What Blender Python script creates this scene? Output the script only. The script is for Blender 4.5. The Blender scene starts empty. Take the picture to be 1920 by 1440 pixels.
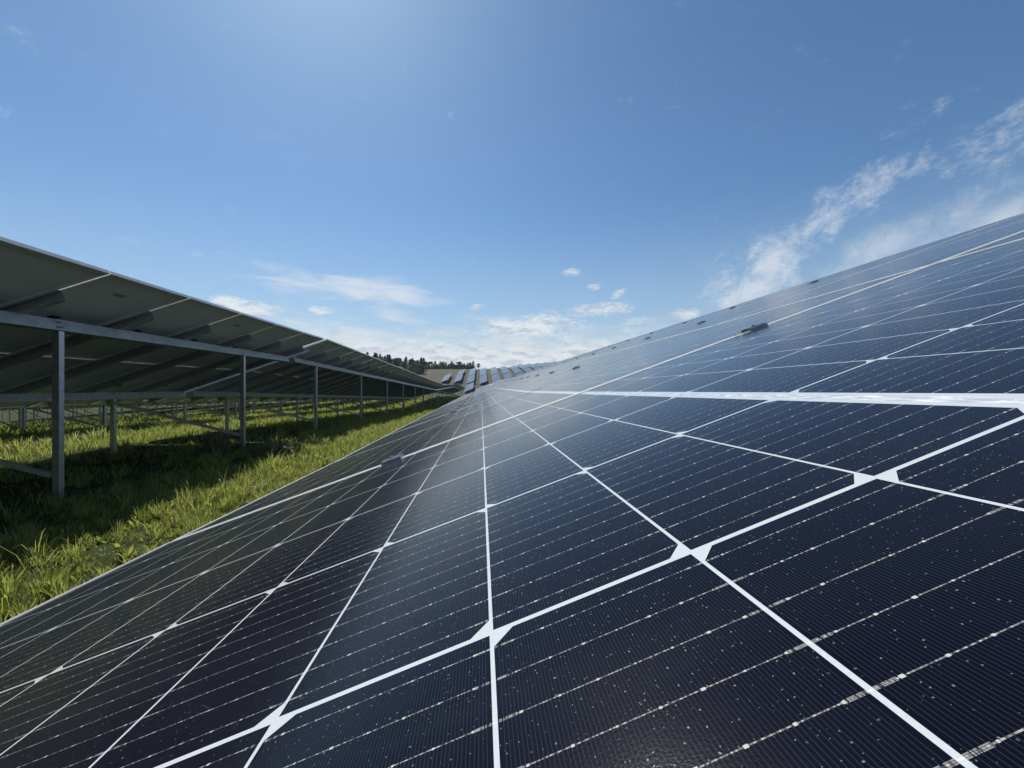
import bpy, bmesh, math, random
import numpy as np
from mathutils import Vector, Matrix

random.seed(7)
rng = np.random.default_rng(11)
C = bpy.context.scene
COL = C.collection

# ------------------------------------------------------------------ camera, sky, sun, exposure
CZ = 1.30                                   # eye height over the near ground
YAW = math.radians(4.31)                    # heading, to the right of the panel rows
FPX = 768.3                                 # focal length in pixels of a 1920 wide frame
cam_d = bpy.data.cameras.new("camera")
cam_d.sensor_width = 36
cam_d.lens = 36 * FPX / 1920
cam_d.clip_start = 0.01
cam_d.clip_end = 9000
cam = bpy.data.objects.new("camera", cam_d)
COL.objects.link(cam)
cam.location = (0, 0, CZ)
cam.rotation_euler = (math.pi / 2, 0, -YAW)
C.camera = cam

SUN_EL = math.radians(51.5)
SUN_AZ = math.radians(-23.0)                # from +Y, positive to the right
SUN = Vector((math.sin(SUN_AZ) * math.cos(SUN_EL), math.cos(SUN_AZ) * math.cos(SUN_EL), math.sin(SUN_EL)))
sl = bpy.data.lights.new("sun", 'SUN')
sl.energy = 5.0
sl.angle = math.radians(0.53)
sl.color = (1.0, 0.96, 0.90)
so = bpy.data.objects.new("sun", sl)
COL.objects.link(so)
so.location = SUN * 60
so.rotation_euler = SUN.to_track_quat('Z', 'Y').to_euler()

C.view_settings.view_transform = 'Standard'
C.view_settings.look = 'None'
C.view_settings.gamma = 1
C.view_settings.exposure = 0.0
C.render.engine = 'CYCLES'
C.cycles.use_denoising = True
C.cycles.max_bounces = 6
C.cycles.diffuse_bounces = 3
C.cycles.transparent_max_bounces = 4
C.cycles.caustics_reflective = True
C.cycles.sample_clamp_indirect = 3.0
C.cycles.caustics_refractive = False
SKY_STRENGTH = 0.085


class NT:
    """small helper to write node maths as python"""
    def __init__(self, tree):
        self.t = tree

    def node(self, kind, **kw):
        n = self.t.nodes.new(kind)
        for k, v in kw.items():
            setattr(n, k, v)
        return n

    def put(self, sock, v):
        if isinstance(v, bpy.types.NodeSocket):
            self.t.links.new(v, sock)
        else:
            sock.default_value = v

    def m(self, op, a, b=0.0, c=0.0, clamp=False):
        n = self.node('ShaderNodeMath', operation=op)
        n.use_clamp = clamp
        self.put(n.inputs[0], a)
        self.put(n.inputs[1], b)
        self.put(n.inputs[2], c)
        return n.outputs[0]

    def add(self, a, b): return self.m('ADD', a, b)
    def sub(self, a, b): return self.m('SUBTRACT', a, b)
    def mul(self, a, b): return self.m('MULTIPLY', a, b)
    def div(self, a, b): return self.m('DIVIDE', a, b)
    def gt(self, a, b): return self.m('GREATER_THAN', a, b)
    def lt(self, a, b): return self.m('LESS_THAN', a, b)
    def mx(self, a, b): return self.m('MAXIMUM', a, b)
    def mn(self, a, b): return self.m('MINIMUM', a, b)

    def step(self, x, lo, hi, to0=0.0, to1=1.0):
        n = self.node('ShaderNodeMapRange', interpolation_type='SMOOTHSTEP')
        self.put(n.inputs['Value'], x)
        n.inputs['From Min'].default_value = lo
        n.inputs['From Max'].default_value = hi
        n.inputs['To Min'].default_value = to0
        n.inputs['To Max'].default_value = to1
        return n.outputs[0]

    def mix(self, f, a, b):
        n = self.node('ShaderNodeMix', data_type='RGBA')
        self.put(n.inputs[0], f)
        for s, v in ((n.inputs[6], a), (n.inputs[7], b)):
            if isinstance(v, bpy.types.NodeSocket):
                self.t.links.new(v, s)
            else:
                s.default_value = (*v, 1) if len(v) == 3 else v
        return n.outputs[2]

    def xyz(self, v):
        n = self.node('ShaderNodeSeparateXYZ')
        self.t.links.new(v, n.inputs[0])
        return n.outputs

    def vec(self, x, y, z=0.0):
        n = self.node('ShaderNodeCombineXYZ')
        for s, v in zip(n.inputs, (x, y, z)):
            self.put(s, v)
        return n.outputs[0]

    def noise(self, vec, scale, detail=4, rough=0.5, dist=0.0, dim='3D'):
        n = self.node('ShaderNodeTexNoise', noise_dimensions=dim)
        if vec is not None:
            self.t.links.new(vec, n.inputs['Vector'])
        n.inputs['Scale'].default_value = scale
        n.inputs['Detail'].default_value = detail
        n.inputs['Roughness'].default_value = rough
        n.inputs['Distortion'].default_value = dist
        return n.outputs['Fac']

    def ramp(self, f, stops):
        n = self.node('ShaderNodeValToRGB')
        self.put(n.inputs[0], f)
        el = n.color_ramp.elements
        while len(el) < len(stops):
            el.new(0.5)
        for e, (p, c) in zip(el, stops):
            e.position = p
            e.color = (*c, 1)
        return n.outputs[0]


def px_dir(x, y):
    """direction of a place in the sky, as azimuth (from +Y) and elevation"""
    cx, cz = (x - 960) / FPX, (720 - y) / FPX
    az = math.atan2(cx, 1) + YAW
    el = math.atan2(cz, math.hypot(cx, 1))
    return az, el


world = bpy.data.worlds.new("World")
C.world = world
world.use_nodes = True


def build_world():
    nt = world.node_tree
    nt.nodes.clear()
    N = NT(nt)
    out = N.node('ShaderNodeOutputWorld')
    bg = N.node('ShaderNodeBackground')
    bg.inputs[1].default_value = SKY_STRENGTH
    nt.links.new(bg.outputs[0], out.inputs[0])
    sky = N.node('ShaderNodeTexSky', sky_type='NISHITA')
    sky.sun_disc = False
    sky.sun_elevation = SUN_EL
    sky.sun_rotation = SUN_AZ
    sky.altitude = 500
    sky.air_density = 1.0
    sky.dust_density = 0.6
    sky.ozone_density = 2.0
    tc = N.node('ShaderNodeTexCoord')
    D = tc.outputs['Generated']
    x, y, z = N.xyz(D)
    az = N.m('ARCTAN2', x, y)
    el = N.m('ARCSINE', z)
    A = N.vec(N.mul(az, 1.0), N.mul(el, 2.6), 0.0)       # az/el, stretched sideways
    A2 = N.vec(az, N.mul(N.sub(el, 0.010), 2.6), 0.0)
    lumpy = N.noise(A, 16, 9, 0.58)
    lumpy_low = N.noise(A2, 16, 9, 0.58)
    streak = N.noise(N.vec(N.add(N.mul(az, 0.86), N.mul(el, 0.5)), N.mul(N.sub(N.mul(el, 0.86), N.mul(az, 0.5)), 1.35), 0.3), 15, 10, 0.68, 0.25)
    wisp = N.noise(N.vec(N.mul(az, 1.0), N.mul(el, 5.0), 2.0), 8, 8, 0.62, 0.5)

    def blob(cx, cy, hw, hh, rot=0.0, w=1.0):
        a0, e0 = px_dir(cx, cy)
        s = FPX * (1 + ((cx - 960) / FPX) ** 2)
        sa, se = hw / s, hh / (s / math.sqrt(1 + ((cx - 960) / FPX) ** 2))
        da, de = N.sub(az, a0), N.sub(el, e0)
        c_, s_ = math.cos(rot), math.sin(rot)
        u = N.div(N.add(N.mul(da, c_), N.mul(de, s_)), sa)
        v = N.div(N.sub(N.mul(de, c_), N.mul(da, s_)), se)
        r2 = N.add(N.mul(u, u), N.mul(v, v))
        g = N.m('EXPONENT', N.mul(r2, -0.8))
        return N.mul(g, w)

    def total(lst):
        t = None
        for b in lst:
            t = b if t is None else N.mx(t, b)
        return t

    # heaped clouds
    heap = total([blob(465, 578, 78, 20), blob(430, 566, 40, 13), blob(598, 581, 28, 11, 0, .8), blob(1072, 510, 24, 9, 0.1, .72),
                  blob(1117, 538, 20, 9, .1, .70), blob(1160, 551, 22, 11, 0.5, .74), blob(1290, 590, 40, 12, 0.1, .8),
                  blob(985, 612, 120, 26, 0.05), blob(1120, 582, 75, 16, 0.12, .9), blob(1205, 601, 40, 9, 0.05, .8),
                  blob(880, 655, 70, 12, 0, .8), blob(1010, 648, 60, 12, 0, .8), blob(770, 640, 60, 11, 0, .8), blob(950, 672, 120, 12, 0, .85),
                  blob(1090, 655, 70, 14, .1, .8), blob(700, 672, 80, 12, 0, .8), blob(820, 625, 50, 10, 0, .7),
                  blob(890, 575, 22, 8, 0, .7)])
    low = N.step(el, 0.20, 0.02, 0.0, 1.1)
    fine = N.noise(A, 70, 6, 0.62)
    d1 = N.add(N.mx(heap, N.mul(low, 0.9)), N.add(N.mul(N.sub(lumpy, 0.5), 1.6), N.mul(N.sub(fine, 0.5), 0.8)))
    bank = N.mul(N.step(N.add(low, N.add(N.mul(N.sub(wisp, 0.5), 1.1), N.mul(N.sub(lumpy, 0.5), 0.5))), 0.12, 1.05), 0.88)
    a1 = N.step(d1, 0.36, 1.0)
    # thin streaks
    thin = total([blob(540, 528, 110, 32, -0.18, .72), blob(715, 548, 115, 24, -0.08, .95), blob(750, 592, 70, 22, -0.2, .7),
                  blob(640, 620, 190, 40, 0, .6), blob(370, 478, 22, 8, 0, .45)])
    d2 = N.add(thin, N.mul(N.sub(wisp, 0.5), 1.5))
    a2 = N.mul(N.step(d2, 0.30, 1.0), 0.75)
    veil = total([blob(1400, 548, 80, 50, 0.4, .85), blob(1450, 490, 90, 60, 0.6, .80), blob(1530, 425, 110, 50, 0.62, .72),
                  blob(1640, 345, 110, 36, 0.5, .66), blob(1760, 300, 110, 34, 0.35, .62), blob(1870, 255, 130, 40, 0.35, .72),
                  blob(1700, 240, 120, 20, 0.3, .45), blob(1980, 210, 160, 40, 0.3, .8), blob(2250, 300, 400, 120, 0.3, .9)])
    d3 = N.add(veil, N.add(N.mul(N.sub(streak, 0.5), 2.4), N.mul(N.sub(fine, 0.5), 0.6)))
    a3 = N.mul(N.step(d3, 0.27, 1.30), 0.72)
    sheet = total([blob(1700, 450, 210, 40, 0.30, .6), blob(1960, 385, 260, 50, 0.28, .8)])
    a3 = N.mx(a3, N.mul(N.step(N.add(sheet, N.mul(N.sub(streak, 0.5), 1.4)), 0.12, 1.1), 0.66))
    # heaped clouds are bright where they thin out upward and grey at the base
    lit = N.step(N.sub(lumpy_low, lumpy), -0.15, 0.06)
    heap_col = N.mix(lit, (6.0, 6.8, 7.9), (9.9, 10.3, 10.5))
    wh = (8.9, 9.4, 9.9)
    hz = N.step(el, 0.42, 0.0)
    skyc = N.node('ShaderNodeMix', data_type='RGBA', blend_type='MULTIPLY')
    skyc.inputs[0].default_value = 1
    nt.links.new(sky.outputs[0], skyc.inputs[6])
    skyc.inputs[7].default_value = (0.82, 1.09, 1.23, 1)
    base = skyc.outputs[2]
    c = N.mix(N.mul(hz, 0.55), base, (5.9, 6.9, 7.8))
    c = N.mix(a3, c, wh)
    c = N.mix(a2, c, wh)
    c = N.mix(bank, c, (8.2, 8.8, 9.3))
    c = N.mix(N.mul(a1, 0.85), c, heap_col)
    nt.links.new(c, bg.inputs[0])


build_world()

# ------------------------------------------------------------------ materials


def new_mat(name):
    m = bpy.data.materials.new(name)
    m.use_nodes = True
    nt = m.node_tree
    nt.nodes.clear()
    N = NT(nt)
    out = N.node('ShaderNodeOutputMaterial')
    return m, N, out


def principled(N, out, base, rough=0.5, metal=0.0, spec=0.5, normal=None):
    p = N.node('ShaderNodeBsdfPrincipled')
    for s, v in (('Base Color', base), ('Roughness', rough), ('Metallic', metal), ('Specular IOR Level', spec)):
        if isinstance(v, tuple) and len(v) == 3:
            v = (*v, 1)
        N.put(p.inputs[s], v)
    if normal is not None:
        N.put(p.inputs['Normal'], normal)
    N.t.links.new(p.outputs[0], out.inputs[0])
    return p


def bump(N, h, strength, dist=0.01):
    b = N.node('ShaderNodeBump')
    b.inputs['Strength'].default_value = strength
    b.inputs['Distance'].default_value = dist
    N.put(b.inputs['Height'], h)
    return b.outputs[0]


ML, MW = 2.278, 1.134          # module length (up the slope) and width
GAP = 0.02
CELL_U, CELL_V = 0.184, 0.0925


def mat_cells():
    m, N, out = new_mat("solar_cells_under_glass")
    tc = N.node('ShaderNodeTexCoord')
    O = tc.outputs['Object']
    x, y, z = N.xyz(O)
    xr = N.sub(x, ML / 2)
    xa = N.m('ABSOLUTE', xr)
    xm = N.sub(xa, 0.0095)
    ii = N.div(xm, CELL_V)
    fi = N.m('FLOOR', ii)
    lx = N.mul(N.sub(ii, fi), CELL_V)
    jj = N.div(N.sub(y, 0.015), CELL_U)
    fj = N.m('FLOOR', jj)
    ly = N.mul(N.sub(jj, fj), CELL_U)
    region = N.mul(N.mul(N.gt(xm, 0), N.lt(xm, 12 * CELL_V)), N.mul(N.gt(jj, 0), N.lt(jj, 6)))
    dx = N.sub(N.mn(lx, N.sub(CELL_V, lx)), 0.00085)
    dy = N.sub(N.mn(ly, N.sub(CELL_U, ly)), 0.0014)
    par = N.m('PINGPONG', fj, 1.0)
    ex = N.sub(N.add(N.mul(lx, par), N.mul(N.sub(CELL_V, lx), N.sub(1.0, par))), 0.00085)
    ch = N.sub(N.add(ex, dy), 0.0085)
    inside = N.mn(N.mn(dx, dy), N.mul(ch, 0.7))
    cell = N.mul(N.gt(inside, 0), region)
    core = N.gt(inside, 0.0009)
    fing = N.mul(N.lt(N.m('FRACT', N.div(lx, 0.00130)), 0.17), core)
    # ten thin wires along the short way of each half cell, with solder pads
    bt = N.m('FRACT', N.div(N.sub(ly, 0.0014), 0.01812))
    bd = N.mul(N.m('ABSOLUTE', N.sub(bt, 0.5)), 0.01812)
    bi = N.m('FLOOR', N.div(N.sub(ly, 0.0014), 0.01812))
    q = N.div(N.sub(lx, 0.0072), 0.0128)
    qd = N.mul(N.m('ABSOLUTE', N.sub(N.m('FRACT', N.add(q, 0.5)), 0.5)), 0.0128)
    endd = N.mn(lx, N.sub(CELL_V, lx))
    wn = N.node('ShaderNodeTexWhiteNoise', noise_dimensions='3D')
    N.put(wn.inputs['Vector'], N.vec(N.add(N.m('FLOOR', N.add(q, 0.5)), N.mul(fi, 17.0)), N.add(bi, N.mul(fj, 31.0)), 0.5))
    rnd = wn.outputs['Value']
    padw = N.add(0.00028, N.mul(rnd, 0.00042))
    pad = N.mul(N.lt(qd, padw), N.lt(bd, N.add(0.00030, N.mul(rnd, 0.0002))))
    glint_noise = N.noise(N.vec(N.mul(x, 900), N.mul(y, 60), 0.0), 1.0, 2, 0.6)
    wire = N.lt(bd, 0.00020)
    fork = N.mul(N.mul(N.lt(endd, 0.0072), N.lt(N.m('ABSOLUTE', N.sub(bd, 0.00042)), 0.00014)), N.gt(glint_noise, 0.45))
    inrow = N.mul(N.gt(dy, 0.002), region)
    gate = N.mul(N.gt(ch, 0.0005), inrow)
    pad = N.mul(N.mul(pad, gate), N.gt(dx, -0.0005))
    wire = N.mul(wire, gate)
    fork = N.mul(fork, gate)
    # tone of cells: slightly different from cell to cell
    wc = N.node('ShaderNodeTexWhiteNoise', noise_dimensions='3D')
    oi = N.node('ShaderNodeObjectInfo')
    N.put(wc.inputs['Vector'], N.vec(N.add(fi, N.mul(N.gt(xr, 0), 40.0)), fj, oi.outputs['Random']))
    cc = N.mix(wc.outputs['Value'], (0.0020, 0.0022, 0.0068), (0.0030, 0.0033, 0.0088))
    cc = N.mix(N.mul(fing, 0.65), cc, (0.032, 0.035, 0.045))
    wirec = N.mix(N.step(glint_noise, 0.40, 0.68), (0.06, 0.06, 0.065), (0.62, 0.60, 0.53))  # bright glints along the wires, put into their colour
    cc = N.mix(N.mul(fork, 0.55), cc, (0.45, 0.44, 0.42))
    cc = N.mix(N.mul(wire, 0.85), cc, wirec)
    cc = N.mix(pad, cc, (0.54, 0.52, 0.46))
    white = N.mix(N.noise(O, 900, 2, 0.6), (0.48, 0.51, 0.52), (0.62, 0.65, 0.65))
    # collecting ribbon in the middle band
    rib = N.lt(xa, 0.0048)
    ribn = N.noise(N.vec(N.mul(x, 260), N.mul(y, 45), 0.0), 1.0, 4, 0.7)
    ribc = N.mix(N.step(ribn, 0.42, 0.66), (0.42, 0.45, 0.48), (0.92, 0.93, 0.92))
    white = N.mix(N.mul(rib, 0.85), white, ribc)
    edge_line = N.m('MINIMUM', N.sub(ML / 2 - 0.0133, xa), N.sub(MW / 2 - 0.0133, N.m('ABSOLUTE', N.sub(y, MW / 2))))
    white = N.mix(N.mul(N.lt(edge_line, 0), 0.9), white, (0.03, 0.03, 0.03))  # thin dark line along the edge of the glass
    col = N.mix(cell, white, cc)
    # wires lie over the white gap as well
    col = N.mix(N.mul(N.mul(wire, N.sub(1.0, cell)), 0.6), col, (0.75, 0.75, 0.72))
    # dust: many fine specks, fewer large, a faint film with runs down the slope
    W = N.node('ShaderNodeNewGeometry').outputs['Position']
    dens = N.noise(W, 5, 4, 0.6)
    def specks(scale, lo, hi, seed, thr):
        v = N.node('ShaderNodeTexVoronoi', feature='F1', voronoi_dimensions='3D')
        mp = N.node('ShaderNodeMapping')
        wv = N.node('ShaderNodeVectorMath', operation='MULTIPLY_ADD')
        wn3 = N.node('ShaderNodeTexNoise')
        N.put(wn3.inputs['Vector'], W)
        wn3.inputs['Scale'].default_value = scale * 1.6
        N.put(wv.inputs[0], wn3.outputs['Color'])
        wv.inputs[1].default_value = (0.45 / scale,) * 3
        N.put(wv.inputs[2], W)
        N.put(mp.inputs['Vector'], wv.outputs[0])
        mp.inputs['Location'].default_value = (seed, seed * .7, seed * .3)
        N.put(v.inputs['Vector'], mp.outputs[0])
        v.inputs['Scale'].default_value = scale
        s = N.node('ShaderNodeSeparateColor')
        N.t.links.new(v.outputs['Color'], s.inputs[0])
        on = N.gt(N.add(s.outputs[0], N.mul(N.sub(dens, 0.5), 0.9)), thr)
        r = N.add(lo, N.mul(N.mul(s.outputs[1], s.outputs[1]), hi))
        return N.mul(N.mul(on, N.lt(v.outputs['Distance'], r)), N.add(0.25, N.mul(s.outputs[2], 0.75)))
    sp = N.mx(N.mul(N.mx(specks(330, 0.040, 0.070, 1.0, 0.32), specks(560, 0.07, 0.11, 3.0, 0.20)), 0.45), N.mx(N.mul(specks(150, 0.012, 0.030, 5.0, 0.52), 0.45), N.mul(specks(24, 0.012, 0.03, 9.0, 0.95), 0.5)))
    col = N.mix(sp, col, (0.50, 0.47, 0.40))
    film = N.noise(N.vec(N.mul(x, 3), N.mul(y, 30), 0.0), 1.0, 4, 0.6)
    col = N.mix(N.mx(N.mul(N.step(film, 0.40, 0.8, 0.001, 0.011), N.step(dens, 0.35, 0.65, 0.3, 1.3)), N.mul(N.step(N.add(x, N.mul(N.sub(film, 0.5), 0.06)), 0.05, 0.012), 0.16)), col, (0.42, 0.40, 0.36))
    fl = N.noise(O, 1100, 2, 0.5)
    nrm = bump(N, fl, 0.05, 0.001)
    rough = N.add(N.step(dens, 0.3, 0.7, 0.115, 0.15), N.mul(sp, 0.4))
    pb = principled(N, out, col, rough, 0.0, 0.15, nrm)
    # dust sheen, also standing in for pale sky reflection at flat angles
    pb.inputs['Sheen Weight'].default_value = 0.12
    pb.inputs['Sheen Roughness'].default_value = 0.28
    pb.inputs['Sheen Tint'].default_value = (0.85, 0.88, 0.92, 1)
    return m


def mat_metal(name, c0, c1, rough, metal, scale=14, zinc=True):
    m, N, out = new_mat(name)
    tc = N.node('ShaderNodeTexCoord')
    O = tc.outputs['Object']
    n = N.noise(O, scale, 5, 0.65)
    f = N.step(n, 0.3, 0.7)
    col = N.mix(f, c0, c1)
    if zinc:
        v = N.node('ShaderNodeTexVoronoi', feature='F1')
        N.put(v.inputs['Vector'], O)
        v.inputs['Scale'].default_value = 60
        s = N.node('ShaderNodeSeparateColor')
        N.t.links.new(v.outputs['Color'], s.inputs[0])
        col = N.mix(N.mul(s.outputs[0], 0.35), col, c1)
        st = N.noise(N.vec(N.mul(N.xyz(O)[0], 6), N.mul(N.xyz(O)[1], 6), 0.0), 3, 5, 0.7)
        col = N.mix(N.step(st, 0.60, 0.75, 0.0, 0.4), col, (0.20, 0.19, 0.17))
    r = N.add(rough, N.mul(N.sub(n, 0.5), 0.25))
    principled(N, out, col, r, metal, 0.5, bump(N, n, 0.05, 0.002))
    return m


def mat_plain(name, c0, c1, scale, rough, spec=0.4, bs=0.1):
    m, N, out = new_mat(name)
    O = N.node('ShaderNodeTexCoord').outputs['Object']
    n = N.noise(O, scale, 5, 0.6)
    principled(N, out, N.mix(N.step(n, 0.3, 0.7), c0, c1), rough, 0.0, spec, bump(N, n, bs, 0.002))
    return m


def mat_ground():
    m, N, out = new_mat("meadow_ground")
    W = N.node('ShaderNodeNewGeometry').outputs['Position']
    x, y, z = N.xyz(W)
    n1 = N.noise(W, 0.35, 6, 0.6)
    n2 = N.noise(W, 6.0, 6, 0.65)
    n3 = N.noise(W, 45.0, 4, 0.7)
    green = N.mix(N.step(n2, 0.3, 0.7), (0.018, 0.026, 0.008), (0.045, 0.062, 0.016))
    green = N.mix(N.step(n3, 0.35, 0.7, 0.0, 0.6), green, (0.065, 0.082, 0.024))
    soil = N.mix(n3, (0.055, 0.043, 0.030), (0.16, 0.13, 0.095))
    near = N.mix(N.step(n2, 0.54, 0.70), green, soil)
    # built-up far slope: turned earth between the rows, meadow above and to the side
    wob = N.noise(W, 0.03, 4, 0.6)
    yy = N.add(y, N.mul(N.sub(wob, 0.5), 60))
    xx = N.add(x, N.mul(N.sub(wob, 0.5), 30))
    earth_m = N.mul(N.mul(N.step(yy, 165, 190), N.step(yy, 330, 300)), N.step(xx, -62, -48))
    earth = N.mix(N.step(n1, 0.3, 0.7), (0.085, 0.070, 0.052), (0.15, 0.125, 0.095))
    trk = N.noise(N.vec(N.mul(x, 0.06), N.mul(y, 0.5), 0.0), 1.0, 4, 0.6)
    earth = N.mix(N.step(trk, 0.5, 0.62, 0.0, 0.55), earth, (0.07, 0.055, 0.042))
    earth = N.mix(N.step(n1, 0.55, 0.7, 0.0, 0.5), earth, (0.10, 0.12, 0.05))
    field = N.mix(n1, (0.060, 0.095, 0.026), (0.095, 0.130, 0.040))
    far = N.mix(earth_m, field, earth)
    col = N.mix(N.step(y, 60, 130), near, far)
    principled(N, out, col, 0.95, 0.0, 0.1, bump(N, N.add(n3, n2), 0.6, 0.05))
    return m


def mat_leaf(name, c0, c1, c2, trans=0.45, rough=0.5, straw=False):
    m, N, out = new_mat(name)
    g = N.node('ShaderNodeNewGeometry')
    r = g.outputs['Random Per Island']
    n = N.noise(g.outputs['Position'], 1.3, 4, 0.6)
    col = N.mix(r, c0, c1)
    if straw:
        r2 = N.m('FRACT', N.mul(r, 37.0))
        col = N.mix(N.gt(r2, 0.90), col, (0.36, 0.31, 0.17))
    col = N.mix(N.step(n, 0.45, 0.75), col, c2)
    p = N.node('ShaderNodeBsdfPrincipled')
    N.put(p.inputs['Base Color'], col)
    p.inputs['Roughness'].default_value = rough
    p.inputs['Specular IOR Level'].default_value = 0.35
    tb = N.node('ShaderNodeBsdfTranslucent')
    N.put(tb.inputs['Color'], N.mix(0.4, col, tuple(min(1, v * 1.7) for v in c1)))
    mx = N.node('ShaderNodeMixShader')
    mx.inputs[0].default_value = trans
    N.t.links.new(p.outputs[0], mx.inputs[1])
    N.t.links.new(tb.outputs[0], mx.inputs[2])
    N.t.links.new(mx.outputs[0], out.inputs[0])
    return m


def mat_far_panel():
    """glass of far modules: same dark cells, one module about a pixel wide"""
    m, N, out = new_mat("far_module_glass")
    O = N.node('ShaderNodeTexCoord').outputs['Object']
    x, y, z = N.xyz(O)
    fy = N.m('FRACT', N.div(y, MW + GAP))
    fx = N.m('FRACT', N.div(x, ML + 0.004))
    seam = N.mx(N.gt(N.m('ABSOLUTE', N.sub(fy, 0.5)), 0.475), N.gt(N.m('ABSOLUTE', N.sub(fx, 0.5)), 0.487))
    col = N.mix(N.mul(seam, 0.85), (0.025, 0.028, 0.040), (0.62, 0.63, 0.63))
    principled(N, out, col, 0.22, 0.0, 0.5)
    return m


M_CELL = mat_cells()
M_FRAME = mat_metal("anodised_aluminium_frame", (0.70, 0.69, 0.66), (0.80, 0.79, 0.75), 0.45, 0.12, 8, False)
M_ZINC = mat_metal("galvanised_steel", (0.50, 0.53, 0.54), (0.68, 0.71, 0.72), 0.42, 0.92)
M_POST = mat_metal("shaded_galvanised_post", (0.34, 0.36, 0.37), (0.50, 0.53, 0.54), 0.40, 0.92)  # darker copy of the galvanised steel, shade on the posts put into its tone
M_RAIL = mat_metal("dull_galvanised_rail", (0.30, 0.33, 0.36), (0.40, 0.43, 0.46), 0.55, 0.3)
M_BACK = mat_plain("pale_grey_backsheet", (0.72, 0.80, 0.92), (0.77, 0.85, 0.95), 3, 0.45, 0.35, 0.03)
M_DARK = mat_plain("dark_plastic", (0.035, 0.040, 0.048), (0.06, 0.065, 0.075), 40, 0.5)
M_CLAMP = mat_metal("dark_anodised_clamp", (0.24, 0.26, 0.29), (0.26, 0.28, 0.31), 0.30, 0.9, 90, False)
M_BOLT = mat_metal("stainless_bolt", (0.55, 0.55, 0.54), (0.7, 0.7, 0.69), 0.3, 0.9, 60, False)
M_GROUND = mat_ground()
M_GRASS = mat_leaf("grass_blades", (0.085, 0.115, 0.020), (0.300, 0.340, 0.070), (0.28, 0.27, 0.09), 0.58, 0.42, True)
M_WEED = mat_leaf("dry_weed", (0.10, 0.10, 0.045), (0.24, 0.21, 0.12), (0.08, 0.11, 0.04), 0.4)
M_FARP = mat_far_panel()
M_BARK = mat_plain("bark", (0.055, 0.042, 0.03), (0.12, 0.095, 0.07), 12, 0.9)
M_CONIF = mat_leaf("conifer_needles", (0.018, 0.036, 0.017), (0.040, 0.066, 0.028), (0.026, 0.046, 0.022), 0.2, 0.7)
M_BROAD = mat_leaf("broad_leaves", (0.030, 0.052, 0.018), (0.070, 0.105, 0.032), (0.045, 0.07, 0.026), 0.3, 0.6)

# ------------------------------------------------------------------ mesh helpers


class MB:
    def __init__(self):
        self.v, self.f, self.mi = [], [], []

    def box(self, lo, hi, mi=0):
        (x0, y0, z0), (x1, y1, z1) = lo, hi
        b = len(self.v)
        self.v += [(x0, y0, z0), (x1, y0, z0), (x1, y1, z0), (x0, y1, z0), (x0, y0, z1), (x1, y0, z1), (x1, y1, z1), (x0, y1, z1)]
        for q in ((0, 3, 2, 1), (4, 5, 6, 7), (0, 1, 5, 4), (1, 2, 6, 5), (2, 3, 7, 6), (3, 0, 4, 7)):
            self.f.append(tuple(b + i for i in q))
            self.mi.append(mi)

    def sweep(self, prof, a, b, side, up, closed=True, mi=0):
        """profile (list of (s,u)) swept from a to b"""
        a, b, side, up = Vector(a), Vector(b), Vector(side), Vector(up)
        i0 = len(self.v)
        n = len(prof)
        for p in (a, b):
            for s, u in prof:
                self.v.append(tuple(p + side * s + up * u))
        rngn = n if closed else n - 1
        for i in range(rngn):
            j = (i + 1) % n
            self.f.append((i0 + i, i0 + j, i0 + n + j, i0 + n + i))
            self.mi.append(mi)
        self.f.append(tuple(i0 + i for i in reversed(range(n))))
        self.f.append(tuple(i0 + n + i for i in range(n)))
        self.mi += [mi, mi]

    def mesh(self, name, mats, smooth=False):
        me = bpy.data.meshes.new(name)
        me.from_pydata(self.v, [], self.f)
        for m in (mats if isinstance(mats, (list, tuple)) else [mats]):
            me.materials.append(m)
        if any(self.mi):
            me.polygons.foreach_set('material_index', self.mi)
        if smooth:
            me.polygons.foreach_set('use_smooth', [True] * len(me.polygons))
        bm = bmesh.new()
        bm.from_mesh(me)
        bmesh.ops.recalc_face_normals(bm, faces=bm.faces)
        bm.to_mesh(me)
        bm.free()
        me.update()
        return me


def link(name, me, parent=None, matrix=None):
    o = bpy.data.objects.new(name, me)
    COL.objects.link(o)
    if parent is not None:
        o.parent = parent
    if matrix is not None:
        o.matrix_basis = matrix
    return o


def tag(o, label=None, cat=None, group=None, kind=None):
    if label: o['label'] = label
    if cat: o['category'] = cat
    if group: o['group'] = group
    if kind: o['kind'] = kind
    return o


def empty(name, matrix):
    o = bpy.data.objects.new(name, None)
    COL.objects.link(o)
    o.empty_display_size = 0.3
    o.matrix_basis = matrix
    return o


def np_mesh(name, verts, faces, mat, smooth=False):
    me = bpy.data.meshes.new(name)
    verts = np.asarray(verts, dtype=np.float32)
    me.vertices.add(len(verts))
    me.vertices.foreach_set('co', verts.ravel())
    sizes = np.concatenate([np.full(len(f), f.shape[1], dtype=np.int32) for f in faces])
    loops = np.concatenate([f.ravel() for f in faces]).astype(np.int32)
    me.loops.add(len(loops))
    me.loops.foreach_set('vertex_index', loops)
    me.polygons.add(len(sizes))
    starts = np.concatenate([[0], np.cumsum(sizes)[:-1]]).astype(np.int32)
    me.polygons.foreach_set('loop_start', starts)
    me.polygons.foreach_set('loop_total', sizes)
    me.update(calc_edges=True)
    me.materials.append(mat)
    if smooth:
        me.polygons.foreach_set('use_smooth', np.ones(len(sizes), dtype=bool))
    return me


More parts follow.
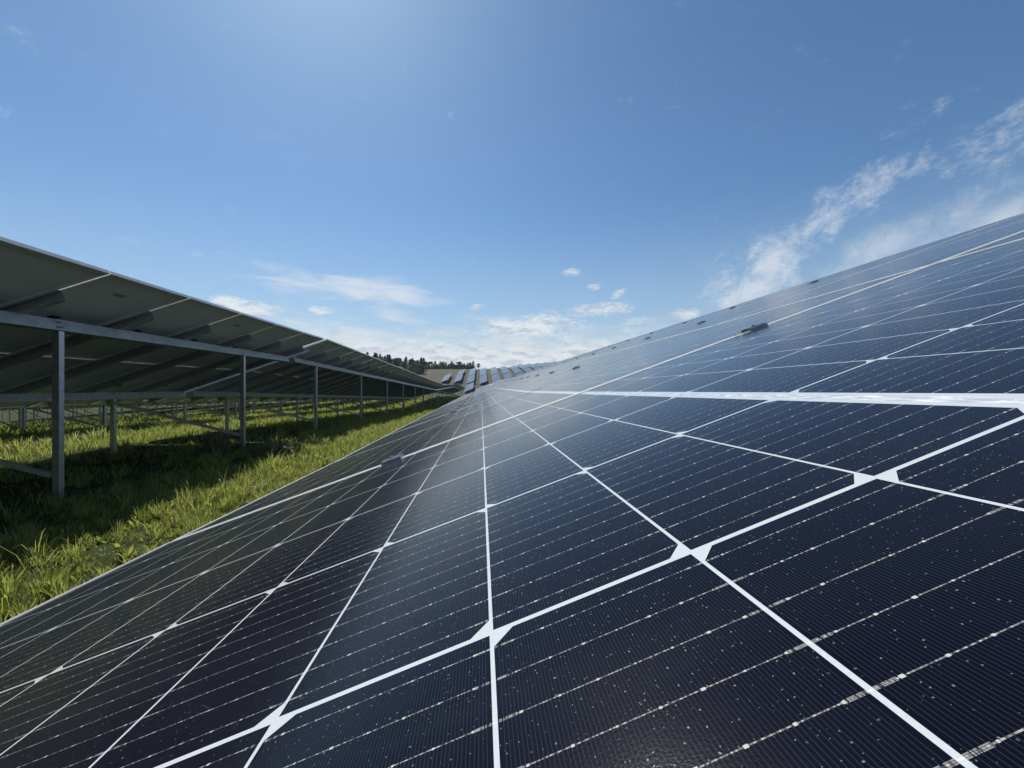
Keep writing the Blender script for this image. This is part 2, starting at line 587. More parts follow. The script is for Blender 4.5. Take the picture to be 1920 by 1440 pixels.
# ------------------------------------------------------------------ ground
GY = [-3000, -60, 0, 10, 13, 17, 27, 43, 72, 104, 136, 165, 190, 210, 236, 264, 287, 340, 380, 430, 600, 6000]
GZ = [-6.0, -1.0, -1.25, -1.25, -1.33, -1.50, -1.88, -2.45, -2.35, -3.5, -4.7, -5.6, -5.0, -3.6, 0.6, 4.9, 7.9, 12.2, 13.4, 13.6, 12, -40]


def gz(x, y):
    x = np.asarray(x, float)
    y = np.asarray(y, float)
    z = np.interp(y, GY, GZ) + CZ
    near = np.clip(1 - (y - 60) / 100, 0, 1)
    lat_r = np.clip(x + 4.75, 0, 30) * 0.030 * np.clip(y / 26, 0, 1)
    lat_l = np.clip(x + 4.75, -400, 0) * 0.036
    z = z + near * (lat_r + lat_l)
    far = np.clip((y - 180) / 80, 0, 1)
    z = z + far * np.clip(x, 0, 90) * 0.075 + far * np.clip(x + 30, -120, 0) * 0.01
    return z


def axis(lo_hi_step):
    out = []
    for lo, hi, st in lo_hi_step:
        out += list(np.arange(lo, hi, st))
    return np.array(sorted(set(np.round(out, 3))))


gx = axis([(-1400, -150, 60), (-150, -26, 6), (-26, -8, 1.0), (-8, 3, 0.3), (3, 30, 1.5), (30, 150, 6), (150, 1401, 60)])
gy = axis([(-1400, -200, 100), (-200, -10, 15), (-10, 16, 0.4), (16, 60, 1.5), (60, 420, 5), (420, 1401, 60)])
XX, YY = np.meshgrid(gx, gy)
ZZ = gz(XX, YY)
bumpy = (np.sin(XX * 2.1 + np.sin(YY * 1.3) * 1.5) * np.cos(YY * 1.7 + XX * .4)) * 0.025
ZZ = ZZ + bumpy * (np.hypot(XX, YY) < 60)
ny, nx = XX.shape
idx = np.arange(nx * ny).reshape(ny, nx)
quads = np.stack([idx[:-1, :-1].ravel(), idx[:-1, 1:].ravel(), idx[1:, 1:].ravel(), idx[1:, :-1].ravel()], 1)
me = np_mesh("ground", np.stack([XX.ravel(), YY.ravel(), ZZ.ravel()], 1), [quads], M_GROUND, True)
tag(link("ground", me), kind="structure")

# ------------------------------------------------------------------ solar modules (shared meshes)
TILT = math.asin(0.3358)
TH = 0.035                       # frame height


def frame_mesh():
    b = MB()
    w, lip = 0.010, 0.0010
    # origin at the lower near corner, top of the frame at z = 0
    b.box((0, 0, -TH), (w, MW, lip))
    b.box((ML - w, 0, -TH), (ML, MW, lip))
    b.box((w, 0, -TH), (ML - w, w, lip))
    b.box((w, MW - w, -TH), (ML - w, MW, lip))
    # inner return flange at the bottom of the frame
    b.box((w, w, -TH), (w + 0.018, MW - w, -TH + 0.002))
    b.box((ML - w - 0.018, w, -TH), (ML - w, MW - w, -TH + 0.002))
    return b.mesh("module_frame", M_FRAME)


def slab(name, lo, hi, mat):
    b = MB()
    b.box(lo, hi)
    return b.mesh(name, mat)


FRAME = frame_mesh()
FACE = slab("cell_face", (0.011, 0.011, -0.004), (ML - 0.011, MW - 0.011, 0.0), M_CELL)
BACK = slab("backsheet", (0.011, 0.011, -0.0062), (ML - 0.011, MW - 0.011, -0.0042), M_BACK)
STICK = slab("label_sticker", (ML - 0.42, 0.47, -0.0070), (ML - 0.36, 0.62, -0.0064), M_RAIL)
JBOX = slab("junction_box", (ML / 2 - 0.03, 0.50, -0.022), (ML / 2 + 0.03, 0.60, -0.0064), M_DARK)


def whole_module():
    b = MB()
    b.box((0, 0, -TH), (0.011, MW, 0.0018), 0)
    b.box((ML - 0.011, 0, -TH), (ML, MW, 0.0018), 0)
    b.box((0.011, 0, -TH), (ML - 0.011, 0.011, 0.0018), 0)
    b.box((0.011, MW - 0.011, -TH), (ML - 0.011, MW, 0.0018), 0)
    b.box((0.011, 0.011, -0.004), (ML - 0.011, MW - 0.011, 0), 1)
    b.box((0.011, 0.011, -0.0062), (ML - 0.011, MW - 0.011, -0.0042), 2)
    return b.mesh("module_whole", [M_FRAME, M_FARP, M_BACK])


WHOLE = whole_module()


def clamp_mesh():
    b = MB()
    prof = [(-0.021, 0.0), (-0.021, 0.0060), (-0.012, 0.0065), (-0.010, 0.0085), (0.010, 0.0085), (0.012, 0.0065), (0.021, 0.0060), (0.021, 0.0)]
    b.sweep(prof, (-0.027, 0, 0.0016), (0.027, 0, 0.0016), (0, 1, 0), (0, 0, 1))
    return b.mesh("clamp", M_CLAMP)


def bolt_mesh():
    bm = bmesh.new()
    bmesh.ops.create_cone(bm, cap_ends=True, segments=6, radius1=0.0042, radius2=0.004, depth=0.004)
    bmesh.ops.translate(bm, verts=bm.verts, vec=(0, 0, 0.0121))
    me = bpy.data.meshes.new("bolt_head")
    bm.to_mesh(me)
    bm.free()
    me.materials.append(M_BOLT)
    return me


def clip_mesh():
    """thin earthing clip with two little teeth, beside the clamp"""
    b = MB()
    b.box((-0.052, 0.012, 0.0018), (-0.0275, 0.016, 0.0032))
    b.box((-0.052, 0.008, 0.0033), (-0.045, 0.020, 0.0055))
    return b.mesh("earthing_clip", M_BOLT)


CLAMP, BOLT, CLIP = clamp_mesh(), bolt_mesh(), clip_mesh()


def c_profile(w, h, t, lipw):
    """lipped channel, open towards -s"""
    a = w / 2
    return [(-a, -h / 2), (a, -h / 2), (a, h / 2), (-a, h / 2), (-a, h / 2 - lipw), (-a + t, h / 2 - lipw), (-a + t, h / 2 - t),
            (a - t, h / 2 - t), (a - t, -h / 2 + t), (-a + t, -h / 2 + t), (-a + t, -h / 2 + lipw), (-a, -h / 2 + lipw)]


V_FRONT, V_REAR = 3.60, 1.10      # beams, measured up the slope
RAIL_H, BEAM_H = 0.115, 0.13
RGAP = 0.0006
SLOPE_LEN = 2 * ML + RGAP


def solar_table(origin, slope, ncols, post_u, label, detail=2, group="solar tables in long rows", splice=(), clamps_to=0, sub_to=99):
    """origin: lower near corner of the glass, world. slope: rise per metre along the row.
    detail 2: every module with face, backsheet and sticker; 1: whole modules; 0: far, one array."""
    ua = Vector((0, 1, slope)).normalized()
    va = Vector((math.cos(TILT), 0, math.sin(TILT)))
    va = (va - ua * va.dot(ua)).normalized()
    n = va.cross(ua).normalized()
    O = Vector(origin)
    Mx = Matrix(((va.x, ua.x, n.x, O.x), (va.y, ua.y, n.y, O.y), (va.z, ua.z, n.z, O.z), (0, 0, 0, 1)))
    inv = Mx.inverted()
    root = empty("solar_table", Mx)
    tag(root, label, "solar table", group)
    L = ncols * (MW + GAP) - GAP
    loc = lambda p: tuple(inv @ Vector(p))
    upl = (inv.to_3x3() @ Vector((0, 0, 1))).normalized()
    if detail == 0:
        b = MB()
        b.box((0, 0, -TH), (SLOPE_LEN, L, 0.0))
        b.mi[1] = 0
        link("module_array", b.mesh("module_array", [M_FARP]), root)
    else:
        for c in range(ncols):
            for r in range(2):
                x0, y0 = r * (ML + RGAP), c * (MW + GAP)
                j = Matrix.Translation((x0, y0 + random.uniform(-.001, .001), random.uniform(-.0012, .0012))) @ Matrix.Rotation(random.uniform(-.0006, .0006), 4, 'X')
                if detail == 2 and c < sub_to:
                    mo = link("solar_module", FRAME, root, j)
                    link("cell_face", FACE, mo)
                    link("backsheet", BACK, mo)
                    if c % 2 == 0 and r == 1:
                        link("label_sticker", STICK, mo)
                    link("junction_box", JBOX, mo)
                else:
                    link("solar_module", WHOLE, root, j)
    # rails up the slope, under every joint between modules
    zr = -TH - 0.001
    if detail >= 1:
        pr = c_profile(0.06, RAIL_H, 0.004, 0.02)
        b = MB()
        b.sweep(pr, (0.30, 0, zr - RAIL_H / 2), (SLOPE_LEN - 0.52, 0, zr - RAIL_H / 2), (0, 1, 0), (0, 0, 1))
        rme = b.mesh("rail", M_RAIL)
        for c in range(ncols + 1):
            y = c * (MW + GAP) - GAP / 2
            y = min(max(y, 0.05), L - 0.05)
            link("rail", rme, root, Matrix.Translation((0, y, 0)))
    # two beams along the row
    zb = zr - RAIL_H - 0.002 - BEAM_H / 2
    cuts = [0.03] + [s for s in splice] + [L - 0.03]
    for v in (V_FRONT, V_REAR):
        for k in range(len(cuts) - 1):
            b = MB()
            pf = c_profile(0.06, BEAM_H, 0.004, 0.018)
            s = -1 if v == V_FRONT else 1
            pf = [(p[0] * -1, p[1]) for p in pf]
            b.sweep(pf, (v, cuts[k] + 0.004, zb), (v, cuts[k + 1] - 0.004, zb), (-1, 0, 0), (0, 0, 1))
            link("beam", b.mesh("beam", M_ZINC), root)
    # posts and braces
    for u in post_u:
        tops = []
        for v in (V_FRONT, V_REAR):
            pw = Mx @ Vector((v, u, zb - BEAM_H / 2 - 0.002))
            g = float(gz(pw.x, pw.y))
            b = MB()
            pf = c_profile(0.058, 0.070, 0.005, 0.010)
            pf = [(-p[1], -p[0]) for p in pf]
            # web towards the near end of the row, flanges left and right
            b.sweep(pf, loc((pw.x, pw.y, g - 0.15)), loc((pw.x, pw.y, pw.z)), inv.to_3x3() @ Vector((1, 0, 0)), inv.to_3x3() @ Vector((0, 1, 0)))
            p_ = link("post", b.mesh("post", M_POST), root)
            tops.append((pw, g))
            if detail == 2:
                for dz in (-0.030, 0.030):
                    b = MB()
                    b.box((v + 0.0305, u - 0.035, zb + dz - 0.006), (v + 0.0345, u + 0.035, zb + dz + 0.006))
                    link("bolt_slot", b.mesh("bolt_slot", M_DARK), root)
        if detail >= 1:
            (fp, fg), (rp, rg) = tops
            a = Vector((rp.x + 0.04, rp.y - 0.045, rp.z - 0.06))
            c_ = Vector((fp.x - 0.03, fp.y - 0.045, fg + 0.26))
            d = (c_ - a).normalized()
            sd = Vector((0, 1, 0))
            up = d.cross(sd).normalized()
            b = MB()
            pf = [(-0.02, -0.025), (0.02, -0.025), (0.02, 0.025), (-0.02, 0.025)]
            b.sweep(pf, loc(a), loc(c_), inv.to_3x3() @ sd, inv.to_3x3() @ up)
            link("brace", b.mesh("brace", M_ZINC), root)
    # clamps that hold the modules at each joint
    for c in range(1, min(clamps_to, ncols)):
        for v in (0.597, 1.69, ML + RGAP + 0.597, ML + RGAP + 1.69):
            cl = link("clamp", CLAMP, root, Matrix.Translation((v + random.uniform(-.012, .012), c * (MW + GAP) - GAP / 2, 0)))
            link("bolt_head", BOLT, cl)
            if c < 4 and (c + int(v)) % 2 == 0:
                link("earthing_clip", CLIP, cl)
    return root


# our own row: the first table passes right under the camera
va0 = Vector((0.9419, 0.0055, 0.3358))
ua0 = Vector((0, 0.9999, -0.0166))
A0B0 = Vector((0.0045, 0.1724, CZ - 0.1051))
o1 = A0B0 - va0 * 0.852 - ua0 * 0.199
P = MW + GAP
LOWX = o1.x
oa = o1 - ua0 * (2 * P)
G_OWN = "tables of the row under the camera"
solar_table(oa, -0.0166, 4, (1.2, 3.4), "big dark solar table filling the lower right, white cell grid and dust on its glass", 2, G_OWN, clamps_to=4)


def own(y, z, slope, nc, posts, label, detail, clamps=0, sub=99):
    return solar_table((LOWX, y, CZ + z), slope, nc, posts, label, detail, G_OWN, clamps_to=clamps, sub_to=sub)


solar_table(oa - ua0 * (20 * P + .05), -0.0166, 20, (2, 6, 10, 14, 18), "solar table continuing the row under the camera out of view", 1, G_OWN)
y2 = (o1 + ua0 * (2 * P)).y
z2 = (o1 + ua0 * (2 * P)).z - CZ
own(y2, z2, -0.006, 15, (1.5, 5.5, 9.5, 13.5), "grey glossy solar table directly behind the big dark table", 2, 15, 5)
own(y2 + 15 * P, z2 - 0.10, -0.024, 15, (1.5, 5.5, 9.5, 13.5), "solar table dipping away behind the grey glossy table", 1, 10)
own(y2 + 30 * P + .05, z2 - 0.52, 0.004, 32, (2, 7, 12, 17, 22, 27, 32), "solar table on the far hump of the row under the camera", 1)

# the row to the left, seen from below its high edge
HX = SLOPE_LEN * math.cos(TILT)
HZ = SLOPE_LEN * math.sin(TILT)
LTX = -3.83
G_LEFT = "tables of the row seen from below"


def left(y, ztop, slope, nc, posts, label, detail, splice=(), k=0, group=G_LEFT):
    return solar_table((LTX - 7.37 * k - HX, y, CZ + ztop - HZ), slope, nc, posts, label, detail, group, splice=splice)


left(4.532 - 6 * P, 1.17 + 6 * P * 0.0091, -0.0091, 11, (7.25 - 3.6, 7.25, 7.25 + 3.50), "solar table seen from below, resting on the tallest post in view", 2)
left(10.50, 1.13, -0.0378, 28, [u - 10.50 for u in (11.86, 16.2, 20.6, 24.8, 29.2, 33.5, 38.0)], "second solar table seen from below, after the bright stepped gap", 2, (11.5,))
left(42.85, -0.09, 0.005, 25, (2, 7, 12, 17, 22, 27), "solar table seen from below where the row rises to the hump", 1)
left(-2.45 - 24 * P, 1.24 + 24 * P * 0.009, -0.009, 24, [i for i in np.arange(1.5, 26, 4.2)], "solar table continuing the shaded row out of view, behind the first posts", 1)
left(71.85, 0.05, -0.035, 28, (2, 8, 14, 20, 26, 31), "solar table going down behind the hump of the shaded row", 1)
names = ["third", "fourth", "fifth", "sixth", "seventh", "eighth"]
for k in (1, 2, 3, 4, 5, 6):
    dz = -0.27 * k
    g = "tables of the %s row" % names[k - 1]
    u0 = 17.2 + 1.7 * k
    n1 = 30 + k
    ys = u0 - n1 * P
    left(ys, 1.17 + dz + 15 * P * .009, -0.009, n1, [i for i in np.arange(1.5, n1 * P - 1, 4.2)], "solar table of the %s row, seen between the posts, nearer half" % names[k - 1], 1, k=k, group=g)
    left(u0 + 0.12, 1.17 + dz - (n1 - 15) * P * 0.009 - 0.03, -0.030, 24, [i for i in np.arange(2, 27, 4.6)], "solar table of the %s row, seen between the posts, farther half" % names[k - 1], 1, k=k, group=g)
    left(u0 + 0.3 + 24 * P, 1.17 + dz - (n1 - 15) * P * 0.009 - 0.03 - 24 * P * 0.03 - .1, -0.004, 30, [i for i in np.arange(2, 34, 5.1)], "solar table at the far end of the %s row, low behind the shaded row" % names[k - 1], 1, k=k, group=g)

# rows on the far slope
FAR_G = "solar tables on the far slope"
far_rows = [(-3, 234, 1), (-2, 233, 2), (-1, 229, 3), (0, 228, 3), (1, 230, 3), (2, 230, 3), (3, 226, 3), (4, 226, 4), (5, 226, 4), (6, 226, 4), (7, 226, 4), (8, 226, 4), (9, 226, 4)]
ordn = ["first", "second", "third", "fourth", "fifth", "sixth", "seventh", "eighth", "ninth", "tenth", "eleventh", "twelfth", "thirteenth"]
pos = ["lowest", "second", "third", "topmost"]
for ri, (k, ys, nt_) in enumerate(far_rows):
    y = ys
    for t in range(nt_):
        nc = 26
        Ln = nc * P
        x0 = LOWX + 7.37 * k
        if k < 0 and t == 0 and False:
            pass
        za, zb_ = float(gz(x0 + 2, y + 2)), float(gz(x0 + 2, y + Ln - 2))
        s = (zb_ - za) / (Ln - 4)
        solar_table((x0, y, za + 0.75 - 2 * s), s, nc, (3, 15, 27),
                    "pale solar table on the far slope, %s row from the trees, %s up the hill" % (ordn[ri], pos[t]), 0, FAR_G)
        y += Ln + 1.0
xk = LOWX - 7.37
za, zb_ = float(gz(xk + 2, 198)), float(gz(xk + 2, 222))
solar_table((xk, 196, za + 0.75), (zb_ - za) / 24, 24, (3, 14, 25), "pale solar table at the foot of the far slope beside the grass", 0, FAR_G)

# ------------------------------------------------------------------ trees on the hill


def conifer_meshes(seed):
    r = np.random.default_rng(seed)
    tb = MB()
    n = 7
    rings = [(0, 0.17), (0.4, 0.12), (0.75, 0.07), (1.0, 0.012)]
    vs, fs = [], []
    for (h, rad) in rings:
        for i in range(n):
            a = 2 * math.pi * i / n
            vs.append((rad * math.cos(a), rad * math.sin(a), h * 9.6))
    for k in range(len(rings) - 1):
        for i in range(n):
            fs.append((k * n + i, k * n + (i + 1) % n, (k + 1) * n + (i + 1) % n, (k + 1) * n + i))
    tb.v, tb.f = vs, fs
    tb.mi = [0] * len(fs)
    trunk = tb.mesh("conifer_trunk", M_BARK)
    N_ = 2600
    t = r.random(N_) ** 1.15
    h = 0.5 + t * 9.5
    reach = 3.3 * (1 - t) ** 0.8 * (0.75 + 0.35 * np.sin(t * 55)) + 0.12
    rr = reach * np.sqrt(r.random(N_))
    a = r.random(N_) * 2 * np.pi
    # branches grouped into sectors leave gaps
    a = np.round(a / 0.7) * 0.7 + r.normal(0, 0.16, N_) + np.floor(t * 14) * 0.37
    c = np.stack([rr * np.cos(a), rr * np.sin(a), h - rr * 0.28], 1)
    out = np.stack([np.cos(a), np.sin(a), -0.35 + 0.2 * r.normal(size=N_)], 1)
    side = np.stack([-np.sin(a), np.cos(a), 0.3 * r.normal(size=N_)], 1)
    ln = (0.25 + 0.45 * r.random(N_))[:, None]
    wd = (0.08 + 0.12 * r.random(N_))[:, None]
    V = np.stack([c - out * ln * .5, c + side * wd, c + out * ln * .6, c - side * wd], 1).reshape(-1, 3)
    F = np.arange(len(V)).reshape(-1, 4)
    return trunk, np_mesh("conifer_crown", V, [F], M_CONIF)


def broad_meshes(seed, wide=1.0, bush=False):
    r = np.random.default_rng(seed)
    tb = MB()

    def limb(a, b, ra, rb):
        a, b = Vector(a), Vector(b)
        d = (b - a).normalized()
        s = d.orthogonal().normalized()
        u = d.cross(s)
        i0 = len(tb.v)
        for p, q in ((a, ra), (b, rb)):
            for i in range(6):
                an = i * math.pi / 3
                tb.v.append(tuple(p + s * q * math.cos(an) + u * q * math.sin(an)))
        for i in range(6):
            tb.f.append((i0 + i, i0 + (i + 1) % 6, i0 + 6 + (i + 1) % 6, i0 + 6 + i))
            tb.mi.append(0)
    H = 9.0
    limb((0, 0, 0), (0.1, 0, 3.4 if not bush else 0.8), 0.24, 0.17)
    cl = []
    nb = 13
    for i in range(nb):
        a = i * 2.4 + r.random()
        hh = 3.2 + 4.8 * r.random() if not bush else 0.9 + 2.6 * r.random()
        if bush:
            rad = wide * (2.6 - 0.5 * hh) * (0.4 + 0.6 * r.random())
        else:
            rad = wide * (2.3 - 0.42 * abs(hh - 5.2)) * (0.35 + 0.65 * r.random())
        e = (rad * math.cos(a), rad * math.sin(a), hh)
        limb((0.05, 0, min(3.2, hh * .6) if not bush else .6), e, 0.09, 0.03)
        cl.append((e, 0.75 + 0.65 * r.random()))
    cl.append(((0, 0, H - 1.4 if not bush else 3.4), 0.9))
    V = []
    for e, s in cl:
        k = int(190 * s)
        p = r.normal(size=(k, 3))
        p /= np.linalg.norm(p, axis=1)[:, None]
        p *= (r.random(k) ** 0.45)[:, None] * s * np.array([1.1, 1.1, 0.8])
        c = p + np.array(e)
        d1 = r.normal(size=(k, 3)); d1 /= np.linalg.norm(d1, axis=1)[:, None]
        d2 = np.cross(d1, r.normal(size=(k, 3))); d2 /= np.linalg.norm(d2, axis=1)[:, None]
        q = (0.10 + 0.16 * r.random(k))[:, None]
        V.append(np.stack([c - d1 * q, c + d2 * q * .7, c + d1 * q, c - d2 * q * .7], 1).reshape(-1, 3))
    V = np.concatenate(V)
    return tb.mesh("broad_trunk", M_BARK), np_mesh("broad_crown", V, [np.arange(len(V)).reshape(-1, 4)], M_BROAD)


CON = [conifer_meshes(3), conifer_meshes(8)]
BRO = [broad_meshes(5), broad_meshes(9, 1.15), broad_meshes(14, 0.8)]
BUS = [broad_meshes(21, 1.0, True)]


def tree(kind, x, y, s, label, group, sx=None):
    sx = sx or (1.3 if kind == 'c' else 1.1)
    meshes, name = {'c': (CON, "conifer_tree"), 'b': (BRO, "broadleaf_tree"), 's': (BUS, "shrub")}[kind]
    t, cme = random.choice(meshes)
    Mx = Matrix.Translation((x, y, float(gz(x, y)) - 0.1)) @ Matrix.Rotation(random.uniform(0, 6.28), 4, 'Z') @ Matrix.Diagonal((s * sx, s * sx, s, 1))
    r = empty(name, Mx)
    tag(r, label, "tree" if kind != 's' else "shrub", group)
    link("trunk", t, r)
    link("crown", cme, r)


def xat(px, y):
    """lateral place of a column of the view at distance y along the rows"""
    cx = (px - 960) / FPX
    return y * (cx * math.cos(YAW) + math.sin(YAW)) / (math.cos(YAW) - cx * math.sin(YAW))


G_CW = "conifers of the dark wood behind the shaded row"
G_LW = "leafy trees of the wood behind the shaded row"
for i in range(30):
    px = 690 + i * 3.6 + random.uniform(-2, 2)
    y = random.uniform(300, 350)
    s = 1.35 - 0.0045 * (px - 690) + random.uniform(-.18, .14)
    if random.random() < 0.7:
        tree('c', xat(px, y), y, s, "dark conifer among its like in the wood above the shaded row", G_CW)
    else:
        tree('b', xat(px, y), y, s * 0.95, "leafy tree among the dark conifers above the shaded row", G_LW)
for i in range(22):
    px = 792 + i * 4.4
    y = random.uniform(388, 410)
    tree('s', xat(px, y), y, random.uniform(.9, 1.4), "low shrub filling the foot of the hilltop tree line", "shrubs under the hilltop trees")
for px, y, s in ((783, 285, 1.55), (790, 280, 1.5), (776, 292, 1.7)):
    tree('s', xat(px, y), y, s, "round dark shrub at the end of the wood beside the green field", "round shrubs beside the field")
G_TL = "leafy trees lined up along the hilltop"
G_TC = "conifers standing in the hilltop tree line"
for px in (794, 799, 805, 810, 816, 821, 827, 832, 836, 842, 847, 851, 856, 861, 866, 871, 876, 797, 813, 830, 845, 858, 868):
    y = random.uniform(385, 415)
    k = 'c' if random.random() < .35 else 'b'
    s = random.uniform(0.62, 0.98)
    if k == 'c':
        tree('c', xat(px, y), y, s * .95, "conifer in the hilltop tree line above the brown earth", G_TC)
    else:
        tree('b', xat(px, y), y, s, "leafy tree in the hilltop tree line above the brown earth", G_TL)
tree('c', xat(887, 390), 390, 0.88, "pointed conifer just right of the gap in the hilltop trees", None)
tree('b', xat(881, 392), 392, 0.85, "leafy tree beside the pointed conifer above the pale far tables", None)
tree('b', xat(897, 392), 392, 0.72, "small lone leafy tree over the gap between two far panel rows", None)
for i in range(26):
    px = 680 - i * 9 + random.uniform(-3, 3)
    y = random.uniform(300, 350)
    tree('c' if random.random() < .6 else 'b', xat(px, y), y, random.uniform(1.0, 1.3), "tree of the wood hidden behind the shaded row", "trees hidden behind the shaded row") if i < 2 else None

# ------------------------------------------------------------------ grass


def blades(x, y, h, w, lean, zoff=0.0):
    n = len(x)
    z = gz(x, y) - 0.015 + zoff
    a = rng.random(n) * 2 * np.pi
    fx, fy = np.cos(a), np.sin(a)
    la = rng.random(n) * 2 * np.pi
    lx, ly = np.cos(la) * lean * h, np.sin(la) * lean * h
    B = np.stack([x, y, z], 1)
    S = np.stack([fx, fy, np.zeros(n)], 1) * (w[:, None] * .5)
    k1 = np.stack([lx * .22, ly * .22, h * .45], 1)
    k2 = np.stack([lx * .60, ly * .60, h * .80], 1)
    k3 = np.stack([lx, ly, h * (1.0 - 0.25 * np.clip(lean - .4, 0, 1))], 1)
    V = np.stack([B - S, B + S, B + k1 + S * .85, B + k1 - S * .85, B + k2 + S * .55, B + k2 - S * .55, B + k3], 1)
    b = np.arange(n)[:, None] * 7
    q1 = b + np.array([[0, 1, 2, 3]])
    q2 = b + np.array([[3, 2, 4, 5]])
    t1 = b + np.array([[5, 4, 6]])
    return V.reshape(-1, 3), np.concatenate([q1, q2]), t1


def patchy(x, y, s):
    return 0.5 + 0.5 * np.sin(x * 3.1 * s + 1.7 * np.sin(y * 1.9 * s)) * np.cos(y * 2.3 * s + 1.3 * np.sin(x * 2.7 * s))


gv, gq, gt = [], [], []
off = 0


def sow(x0, x1, y0, y1, dens, h0, h1, w0, w1, lean=0.5, keep=None):
    global off
    n = int((x1 - x0) * (y1 - y0) * dens)
    x = rng.uniform(x0, x1, n)
    y = rng.uniform(y0, y1, n)
    # clump the blades round tufts
    x = x + rng.normal(0, .03, n)
    p = patchy(x, y, 1.0) * .6 + patchy(x + 7, y + 3, 2.7) * .4
    if keep is not None:
        k = rng.random(n) < keep(x, y, p)
        x, y, p = x[k], y[k], p[k]
        n = len(x)
    h = (h0 + (h1 - h0) * rng.random(n) ** 1.8) * (0.35 + 1.0 * p)
    w = w0 + (w1 - w0) * rng.random(n)
    V, q, t = blades(x, y, h, w, lean * (0.3 + rng.random(n) * 1.2))
    gv.append(V); gq.append(q + off); gt.append(t + off)
    off += len(V)


def tufts(x0, x1, y0, y1, dens, per, hmin, hmax, w0, w1, spread, keep=None):
    """bunches of blades that lean outwards from a common foot"""
    global off
    n = int((x1 - x0) * (y1 - y0) * dens)
    cx, cy = rng.uniform(x0, x1, n), rng.uniform(y0, y1, n)
    p = patchy(cx, cy, 1.0) * .6 + patchy(cx + 7, cy + 3, 2.7) * .4
    if keep is not None:
        k = rng.random(n) < keep(cx, cy, p)
        cx, cy, p = cx[k], cy[k], p[k]
        n = len(cx)
    H = (hmin + (hmax - hmin) * rng.random(n) ** 2.0) * (0.45 + 0.9 * p)
    per_n = np.maximum(4, (per * (0.4 + 1.2 * rng.random(n))).astype(int))
    i = np.repeat(np.arange(n), per_n)
    m = len(i)
    a = rng.random(m) * 2 * np.pi
    rr = spread * np.sqrt(rng.random(m))
    x, y = cx[i] + rr * np.cos(a), cy[i] + rr * np.sin(a)
    h = H[i] * (0.45 + 0.65 * rng.random(m))
    w = w0 + (w1 - w0) * rng.random(m)
    lean = 0.15 + 0.75 * rng.random(m) ** 1.3
    z = gz(x, y) - .015
    f = a + np.pi / 2 + rng.normal(0, .5, m)
    lx, ly = np.cos(a) * lean * h, np.sin(a) * lean * h
    B = np.stack([x, y, z], 1)
    S = np.stack([np.cos(f), np.sin(f), np.zeros(m)], 1) * (w[:, None] * .5)
    k1 = np.stack([lx * .2, ly * .2, h * .45], 1)
    k2 = np.stack([lx * .58, ly * .58, h * .80], 1)
    k3 = np.stack([lx * 1.1, ly * 1.1, h * (1.0 - 0.35 * np.clip(lean - .3, 0, 1))], 1)
    V = np.stack([B - S, B + S, B + k1 + S * .95, B + k1 - S * .95, B + k2 + S * .65, B + k2 - S * .65, B + k3], 1)
    b = np.arange(m)[:, None] * 7
    gv.append(V.reshape(-1, 3))
    gq.append(np.concatenate([b + np.array([[0, 1, 2, 3]]), b + np.array([[3, 2, 4, 5]])]) + off)
    gt.append(b + np.array([[5, 4, 6]]) + off)
    off += m * 7


bare = lambda x, y, p: np.where(x > -1.7, np.clip(p * 1.9 - .45, 0.04, 1), np.where(x < -3.7, np.clip(p * .8, 0.05, .6), np.clip(p * 1.6 + .1, 0, 1)))
sow(-4.4, -0.5, 0.3, 6.0, 2600, .03, .12, .003, .008, .6, bare)
tufts(-4.4, -0.5, 0.3, 6.0, 120, 30, .05, .23, .003, .0070, .035, bare)
tufts(-4.0, -0.9, 0.5, 8.0, 14, 9, .08, .20, .020, .038, .03)                  # broad leaved plants
sow(-3.8, -0.9, 0.5, 6.0, 30, .20, .38, .003, .006, .7)                       # seed stalks
sow(-4.4, -0.5, 6.0, 14.0, 900, .04, .14, .005, .010, .5, bare)
tufts(-4.4, -0.5, 6.0, 14.0, 60, 24, .07, .26, .005, .011, .05, bare)
sow(-4.6, -0.4, 14.0, 30.0, 420, .08, .26, .012, .026, .5)
sow(-5.5, -0.2, 30.0, 75.0, 90, .10, .30, .03, .06, .5)
thin = lambda x, y, p: np.clip(np.where(x < -7.4, p * 1.3, p * .6), 0.04, 1)  # growth thinned under the left table to make its shade darker
sow(-8.2, -4.4, 1.5, 14.0, 420, .04, .14, .007, .014, .5, thin)
tufts(-8.2, -4.4, 1.5, 14.0, 20, 16, .08, .28, .007, .014, .05, thin)
sow(-9.0, -4.6, 14.0, 45.0, 80, .10, .30, .02, .045, .5)
sow(-15.5, -8.2, 5.0, 20.0, 260, .08, .26, .010, .020, .5)
tufts(-15.5, -8.2, 5.0, 20.0, 14, 20, .14, .46, .010, .022, .07)
sow(-16.0, -9.0, 20.0, 45.0, 70, .12, .36, .025, .05, .5)
sow(-42.0, -15.5, 10.0, 50.0, 170, .12, .42, .02, .05, .5)
sow(-30.0, -5.5, 45.0, 80.0, 60, .15, .40, .04, .08, .5)
me = np_mesh("grass", np.concatenate(gv), [np.concatenate(gq), np.concatenate(gt)], M_GRASS)
tag(link("grass", me), kind="stuff")


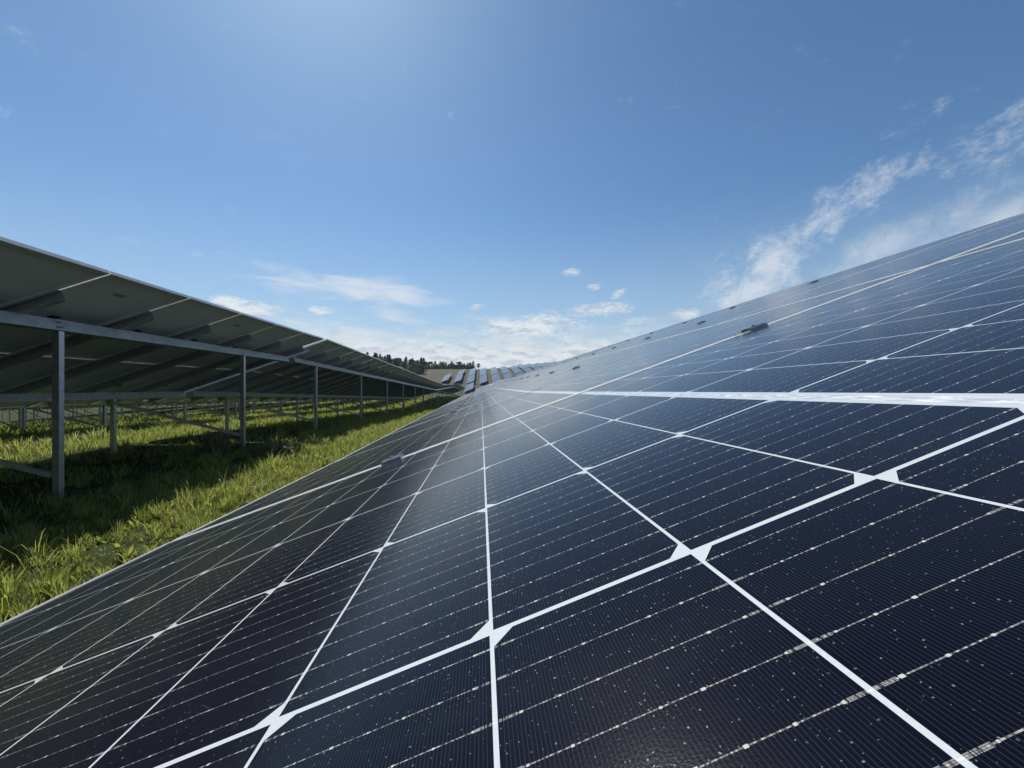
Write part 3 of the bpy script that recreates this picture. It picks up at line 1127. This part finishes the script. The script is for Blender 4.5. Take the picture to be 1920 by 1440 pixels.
def weed(x, y, s, seed, label):
    r = np.random.default_rng(seed)
    V, F = [], []
    stems = MB()
    leaves = []
    for i in range(46):
        a = r.random() * 6.28
        rad = s * 0.5 * math.sqrt(r.random())
        bx, by = x + rad * math.cos(a) * 1.3, y + rad * math.sin(a)
        h = s * (0.35 + 0.65 * r.random())
        tx, ty = bx + r.normal() * .10 * s, by + r.normal() * .10 * s
        z0 = float(gz(bx, by)) - .02
        p0, p1 = Vector((bx, by, z0)), Vector((tx, ty, z0 + h))
        stems.sweep([(-.002, -.002), (.002, -.002), (0, .003)], p0, p1, (1, 0, 0), (0, 1, 0))
        for j in range(9):
            t = .25 + .75 * r.random()
            leaves.append((p0.lerp(p1, t), .02 + .035 * r.random()))
    for c, q in leaves:
        d1 = r.normal(size=3); d1 /= np.linalg.norm(d1)
        d2 = np.cross(d1, r.normal(size=3)); d2 /= np.linalg.norm(d2)
        c = np.array(c)
        V += [c - d1 * q * .2, c + d2 * q * .45 + d1 * q * .6, c + d1 * q * 1.6, c - d2 * q * .45 + d1 * q * .6]
    root = empty("weed_clump", Matrix.Translation((x, y, float(gz(x, y)))))
    tag(root, label, "weed")
    mi = Matrix.Translation((-x, -y, -float(gz(x, y))))
    link("stem", stems.mesh("weed_stems", M_WEED), root, mi)
    link("foliage", np_mesh("weed_leaves", np.array(V), [np.arange(len(V)).reshape(-1, 4)], M_WEED), root, mi)


weed(-3.62, 7.3, .42, 2, "dry leafy weed clump in the shade beside the second tall post")
weed(-3.25, 6.9, .34, 4, "smaller weed clump at the edge of the shade by the sunlit grass")
weed(-4.7, 7.6, .40, 6, "thin dark weed clump left of the second tall post")


# ------------------------------------------------------------------ air
hb = MB()
hb.box((-1450, -1450, -60), (1450, 1450, 48))
hm, HN, hout = new_mat("thin_air")
pv = HN.node('ShaderNodeVolumePrincipled')
pv.inputs['Color'].default_value = (0.75, 0.85, 1.0, 1)
pv.inputs['Density'].default_value = 0.00015
HN.t.links.new(pv.outputs[0], hout.inputs['Volume'])
tag(link("haze", hb.mesh("haze", hm)), kind="stuff")
C.cycles.volume_bounces = 0
